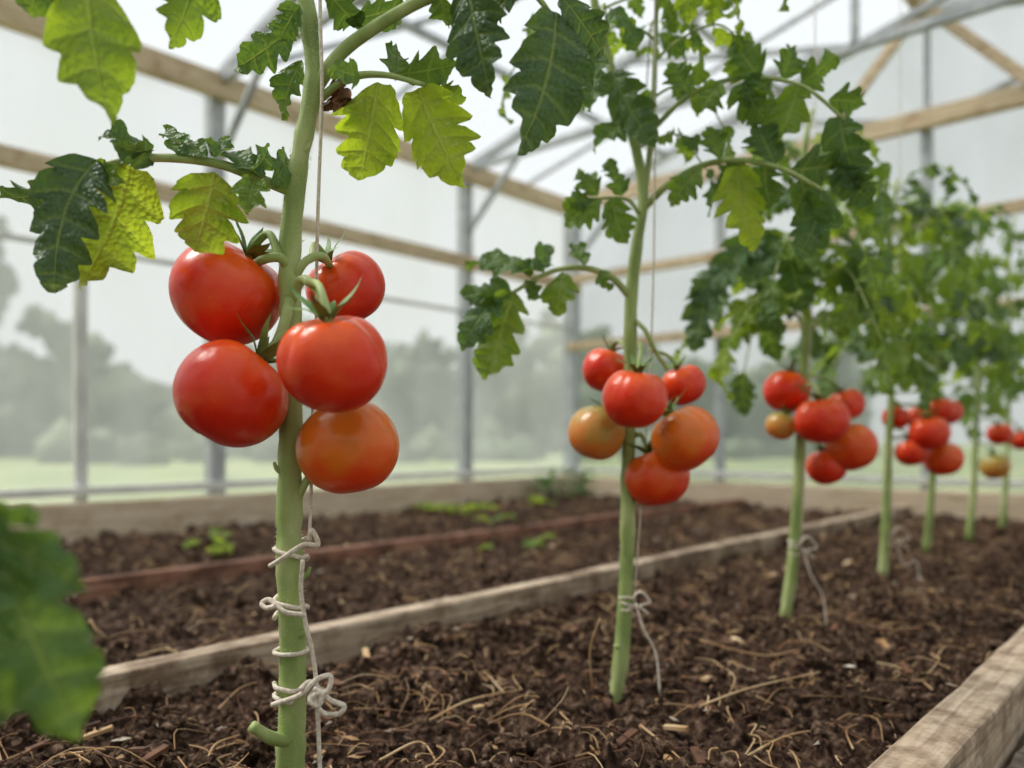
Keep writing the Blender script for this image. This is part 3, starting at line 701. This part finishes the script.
# ---------------------------------------------------------------- greenhouse frame
def frame():
    st=B(); wd=B(); wx=B(); wt=B()
    def yat(u):
        t=(u-512)/FPX; d=-XL/(S-C*t); return d*(C+S*t)
    trusses=[YF,-.9,.25,yat(215),yat(465),YB]
    for y in trusses:
        for x in (XL,XR):
            box(st,(x-.03,y-.03,-.05),(x+.03,y+.03,ZE))
        bar(st,(XL,y,ZE),(XRIDGE,y,ZR),.035,.045); bar(st,(XR,y,ZE),(XRIDGE,y,ZR),.035,.045)
        if y!=YB:
            bar(st,(XL,y,ZE+.0),(XR,y,ZE+.0),.03,.035)
        bar(st,(XRIDGE,y,ZE),(XRIDGE,y,ZR),.025,.03)
        for s,e in ((XL,XRIDGE),(XR,XRIDGE)):
            mx=(s+e)/2; bar(st,(XRIDGE,y,ZE),(mx,y,(ZE+ZR)/2),.02,.025)
            bar(st,(mx,y,ZE),(mx,y,(ZE+ZR)/2),.02,.025)
        bar(st,(XL,y,ZE-.35),(XL+.4,y,ZE+.02),.022,.028)
    ys=sorted(trusses)
    for a_,b_ in zip(ys[:-1],ys[1:]):
        m_=(a_+b_)/2
        bar(st,(XL,m_,ZE+.02),(XRIDGE,m_,ZR+.01),.018,.022); bar(st,(XR,m_,ZE+.02),(XRIDGE,m_,ZR+.01),.018,.022)
    bar(st,(XL,yat(215),ZE+.02),(XRIDGE,yat(465),ZR),.015,.02)
    bar(st,(XRIDGE,yat(465),ZR),(XR,YB,ZE),.015,.02)
    # timber gable braces
    for sg in (-1,1):
        bar(wx,(XRIDGE,YB-.07,ZR-.02),(XRIDGE+sg*.42,YB-.07,ZE+.02),.03,.045)
    bar(wd,(XRIDGE,YF,ZR-.03),(XRIDGE,YB,ZR-.03),.05,.07)
    for f in (.33,.66):
        z=ZE+(ZR-ZE)*f
        bar(st,(XL+(XRIDGE-XL)*f,YF,z),(XL+(XRIDGE-XL)*f,YB,z),.025,.03)
        bar(wd,(XR+(XRIDGE-XR)*f,YF,z),(XR+(XRIDGE-XR)*f,YB,z),.035,.045)
    for x,s in ((XL,1),(XR,-1)):
        bar(wd,(x+s*.05,YF,ZE-.03),(x+s*.05,YB,ZE-.03),.05,.09)
        bar(wd,(x+s*.05,YF,1.245),(x+s*.05,YB,1.245),.04,.065)
        bar(wt,(x+s*.02,YF,.155),(x+s*.02,YB,.155),.04,.03)
        bar(wt,(x,YF,1.0),(x,YB,1.0),.015,.02)
    for y,s in ((YB,-1),(YF,1)):
        bar(wx,(XL,y+s*.04,ZE),(XR,y+s*.04,ZE),.05,.08)
        bar(wx,(XL,y+s*.04,1.29),(XR,y+s*.04,1.29),.04,.05)
        bar(wx,(XL,y+s*.04,.89),(XR,y+s*.04,.89),.04,.05)
        bar(wt,(XL,y+s*.02,.15),(XR,y+s*.02,.15),.03,.03)
    for u in (80,-60):
        y=yat(u)
        box(wt,(XL-.012,y-.02,.1),(XL+.02,y+.02,1.26))
    for x in (-2.0,-1.0,-.1,.5):
        box(st,(x-.022,YB-.02,.0),(x+.022,YB+.02,ZE))
    box(st,(XL-.03,YB-.05,0),(XL+.05,YB+.02,ZE))
    p=empty('greenhouse_frame')
    a=st.obj('steel_frame',[M_steel],p,False); c=wd.obj('timber_rails',[M_beamY],p,False); d=wx.obj('timber_cross_rails',[M_beamX],p,False); e=wt.obj('white_rails',[M_white],p,False)
    for o in (a,c,d,e): bevel(o,.003)
frame()
def sheet(name,pts,mat):
    b=B(); b.add([Vector(p) for p in pts],[(0,1,2,3)]); return b.obj(name,[mat],smooth=False)
sheet('wall_left',[(XL-.035,YF,0),(XL-.035,YB,0),(XL-.035,YB,ZE),(XL-.035,YF,ZE)],M_film)
sheet('wall_right',[(XR+.035,YF,0),(XR+.035,YB,0),(XR+.035,YB,ZE),(XR+.035,YF,ZE)],M_film)
def gable(name,y):
    b=B(); b.add([Vector(p) for p in [(XL-.03,y,0),(XR+.03,y,0),(XR+.03,y,ZE),(XRIDGE,y,ZR),(XL-.03,y,ZE)]],[(0,1,2,3,4)]); b.obj(name,[M_film],smooth=False)
gable('wall_back',YB+.03); gable('wall_front',YF-.03)
b=B(); b.add([Vector(p) for p in [(XL-.1,YF-.1,ZE+.01),(XL-.1,YB+.1,ZE+.01),(XRIDGE,YB+.1,ZR+.035),(XRIDGE,YF-.1,ZR+.035),(XR+.1,YB+.1,ZE+.01),(XR+.1,YF-.1,ZE+.01)]],[(0,1,2,3),(3,2,4,5)])
b.obj('ceiling',[M_roof],smooth=False)

# ---------------------------------------------------------------- weeds
b=B()
for u,v,n in [(455,516,7),(480,512,6),(430,512,5),(205,545,5),(235,556,3),(515,552,3),(540,505,6),(550,500,26),(566,492,26),(490,524,4)]:
    d=CAMH*FPX/(v-438); p=W(u,v,d); p.x=max(p.x,-2.76); p.y=min(p.y,YB-.2)
    tall=n>12
    for k in range(n):
        a=ru(0,6.3); q=p+Vector((math.cos(a),math.sin(a),0))*ru(0,.06)+(UP*ru(0,.15) if tall else UP*.012)
        leaflet(b,q,Vector((math.cos(a),math.sin(a),ru(.2,1.5))),UP+Vector((math.cos(a),math.sin(a),0))*-.3,ru(.05,.10),ru(.03,.055),1.0,.2,3,.3,ru(.0,.35) if tall else ru(.5,1))
b.obj('weed_seedlings',MATS,BED2)

# ---------------------------------------------------------------- outside
b=B(); b.add([Vector(p) for p in [(-60,-60,-.07),(60,-60,-.07),(60,60,-.07),(-60,60,-.07)]],[(0,1,2,3)]); b.obj('ground',[M_grass])
import bmesh
def hedge():
    bm=bmesh.new(); bmesh.ops.create_icosphere(bm,subdivisions=2,radius=1)
    bv=[v.co.copy() for v in bm.verts]; bf=[tuple(v.index for v in f.verts) for f in bm.faces]; bm.free()
    b=B()
    for k in range(2400):
        a=ru(-2.6,1.25); R=ru(19,25)
        hmax=4.2+2.4*noise.noise(Vector((a*4,0,0)))+1.0*noise.noise(Vector((a*14,3,0)))
        if a>.2: hmax*=.7
        z=ru(0,1)**1.2*hmax; rr=ru(.3,.95)*(1-.55*z/hmax); o=Vector((ru(0,99),0,0))
        c=Vector((-R*math.cos(a)-1,R*math.sin(a)+2,z))
        b.add([c+v*rr*(1+.8*noise.noise(v*2.5+o)) for v in bv],bf,0)
    # low scrub between the hedge and the greenhouse
    for k in range(260):
        a=ru(-2.6,1.25); R=ru(11,19); rr=ru(.12,.4); o=Vector((ru(0,99),0,0))
        c=Vector((-R*math.cos(a)-1,R*math.sin(a)+2,rr*.2))
        b.add([c+v*rr*(1+.8*noise.noise(v*2.5+o)) for v in bv],bf,0)
    b.obj('hedgerow',[M_tree])
hedge()

# ---------------------------------------------------------------- light
w=bpy.data.worlds.new('overcast_sky'); scene.world=w; w.use_nodes=True
nt=w.node_tree; nt.nodes.clear(); o=nt.nodes.new('ShaderNodeOutputWorld'); bg=nt.nodes.new('ShaderNodeBackground')
tc=nt.nodes.new('ShaderNodeTexCoord'); sp=nt.nodes.new('ShaderNodeSeparateXYZ'); nt.links.new(tc.outputs['Generated'],sp.inputs[0])
col=ramp(nt,sp.outputs[2],[(0,(.80,.82,.83)),(.5,(.90,.94,.98)),(1,(.98,.99,1))])
nt.links.new(col,bg.inputs[0]); bg.inputs[1].default_value=1.1; nt.links.new(bg.outputs[0],o.inputs[0])
sl=bpy.data.lights.new('sun','SUN'); sl.energy=5.6; sl.angle=math.radians(24); sl.color=(1,.94,.86)
so=bpy.data.objects.new('sun',sl); scene.collection.objects.link(so)
sd=Vector((-.75,-.35,1.0)).normalized()
so.rotation_mode='QUATERNION'; so.rotation_quaternion=Vector((0,0,1)).rotation_difference(sd)
so.location=(0,-5,6)

cd=bpy.data.cameras.new('camera'); co=bpy.data.objects.new('camera',cd); scene.collection.objects.link(co)
co.location=CAM; co.rotation_euler=(math.pi/2,0,TH)
cd.sensor_width=36; cd.lens=36*FPX/1024; cd.shift_y=(438-384)/1024; cd.clip_start=.01; cd.clip_end=200
cd.dof.use_dof=True; cd.dof.focus_distance=.72; cd.dof.aperture_fstop=2.8
scene.camera=co
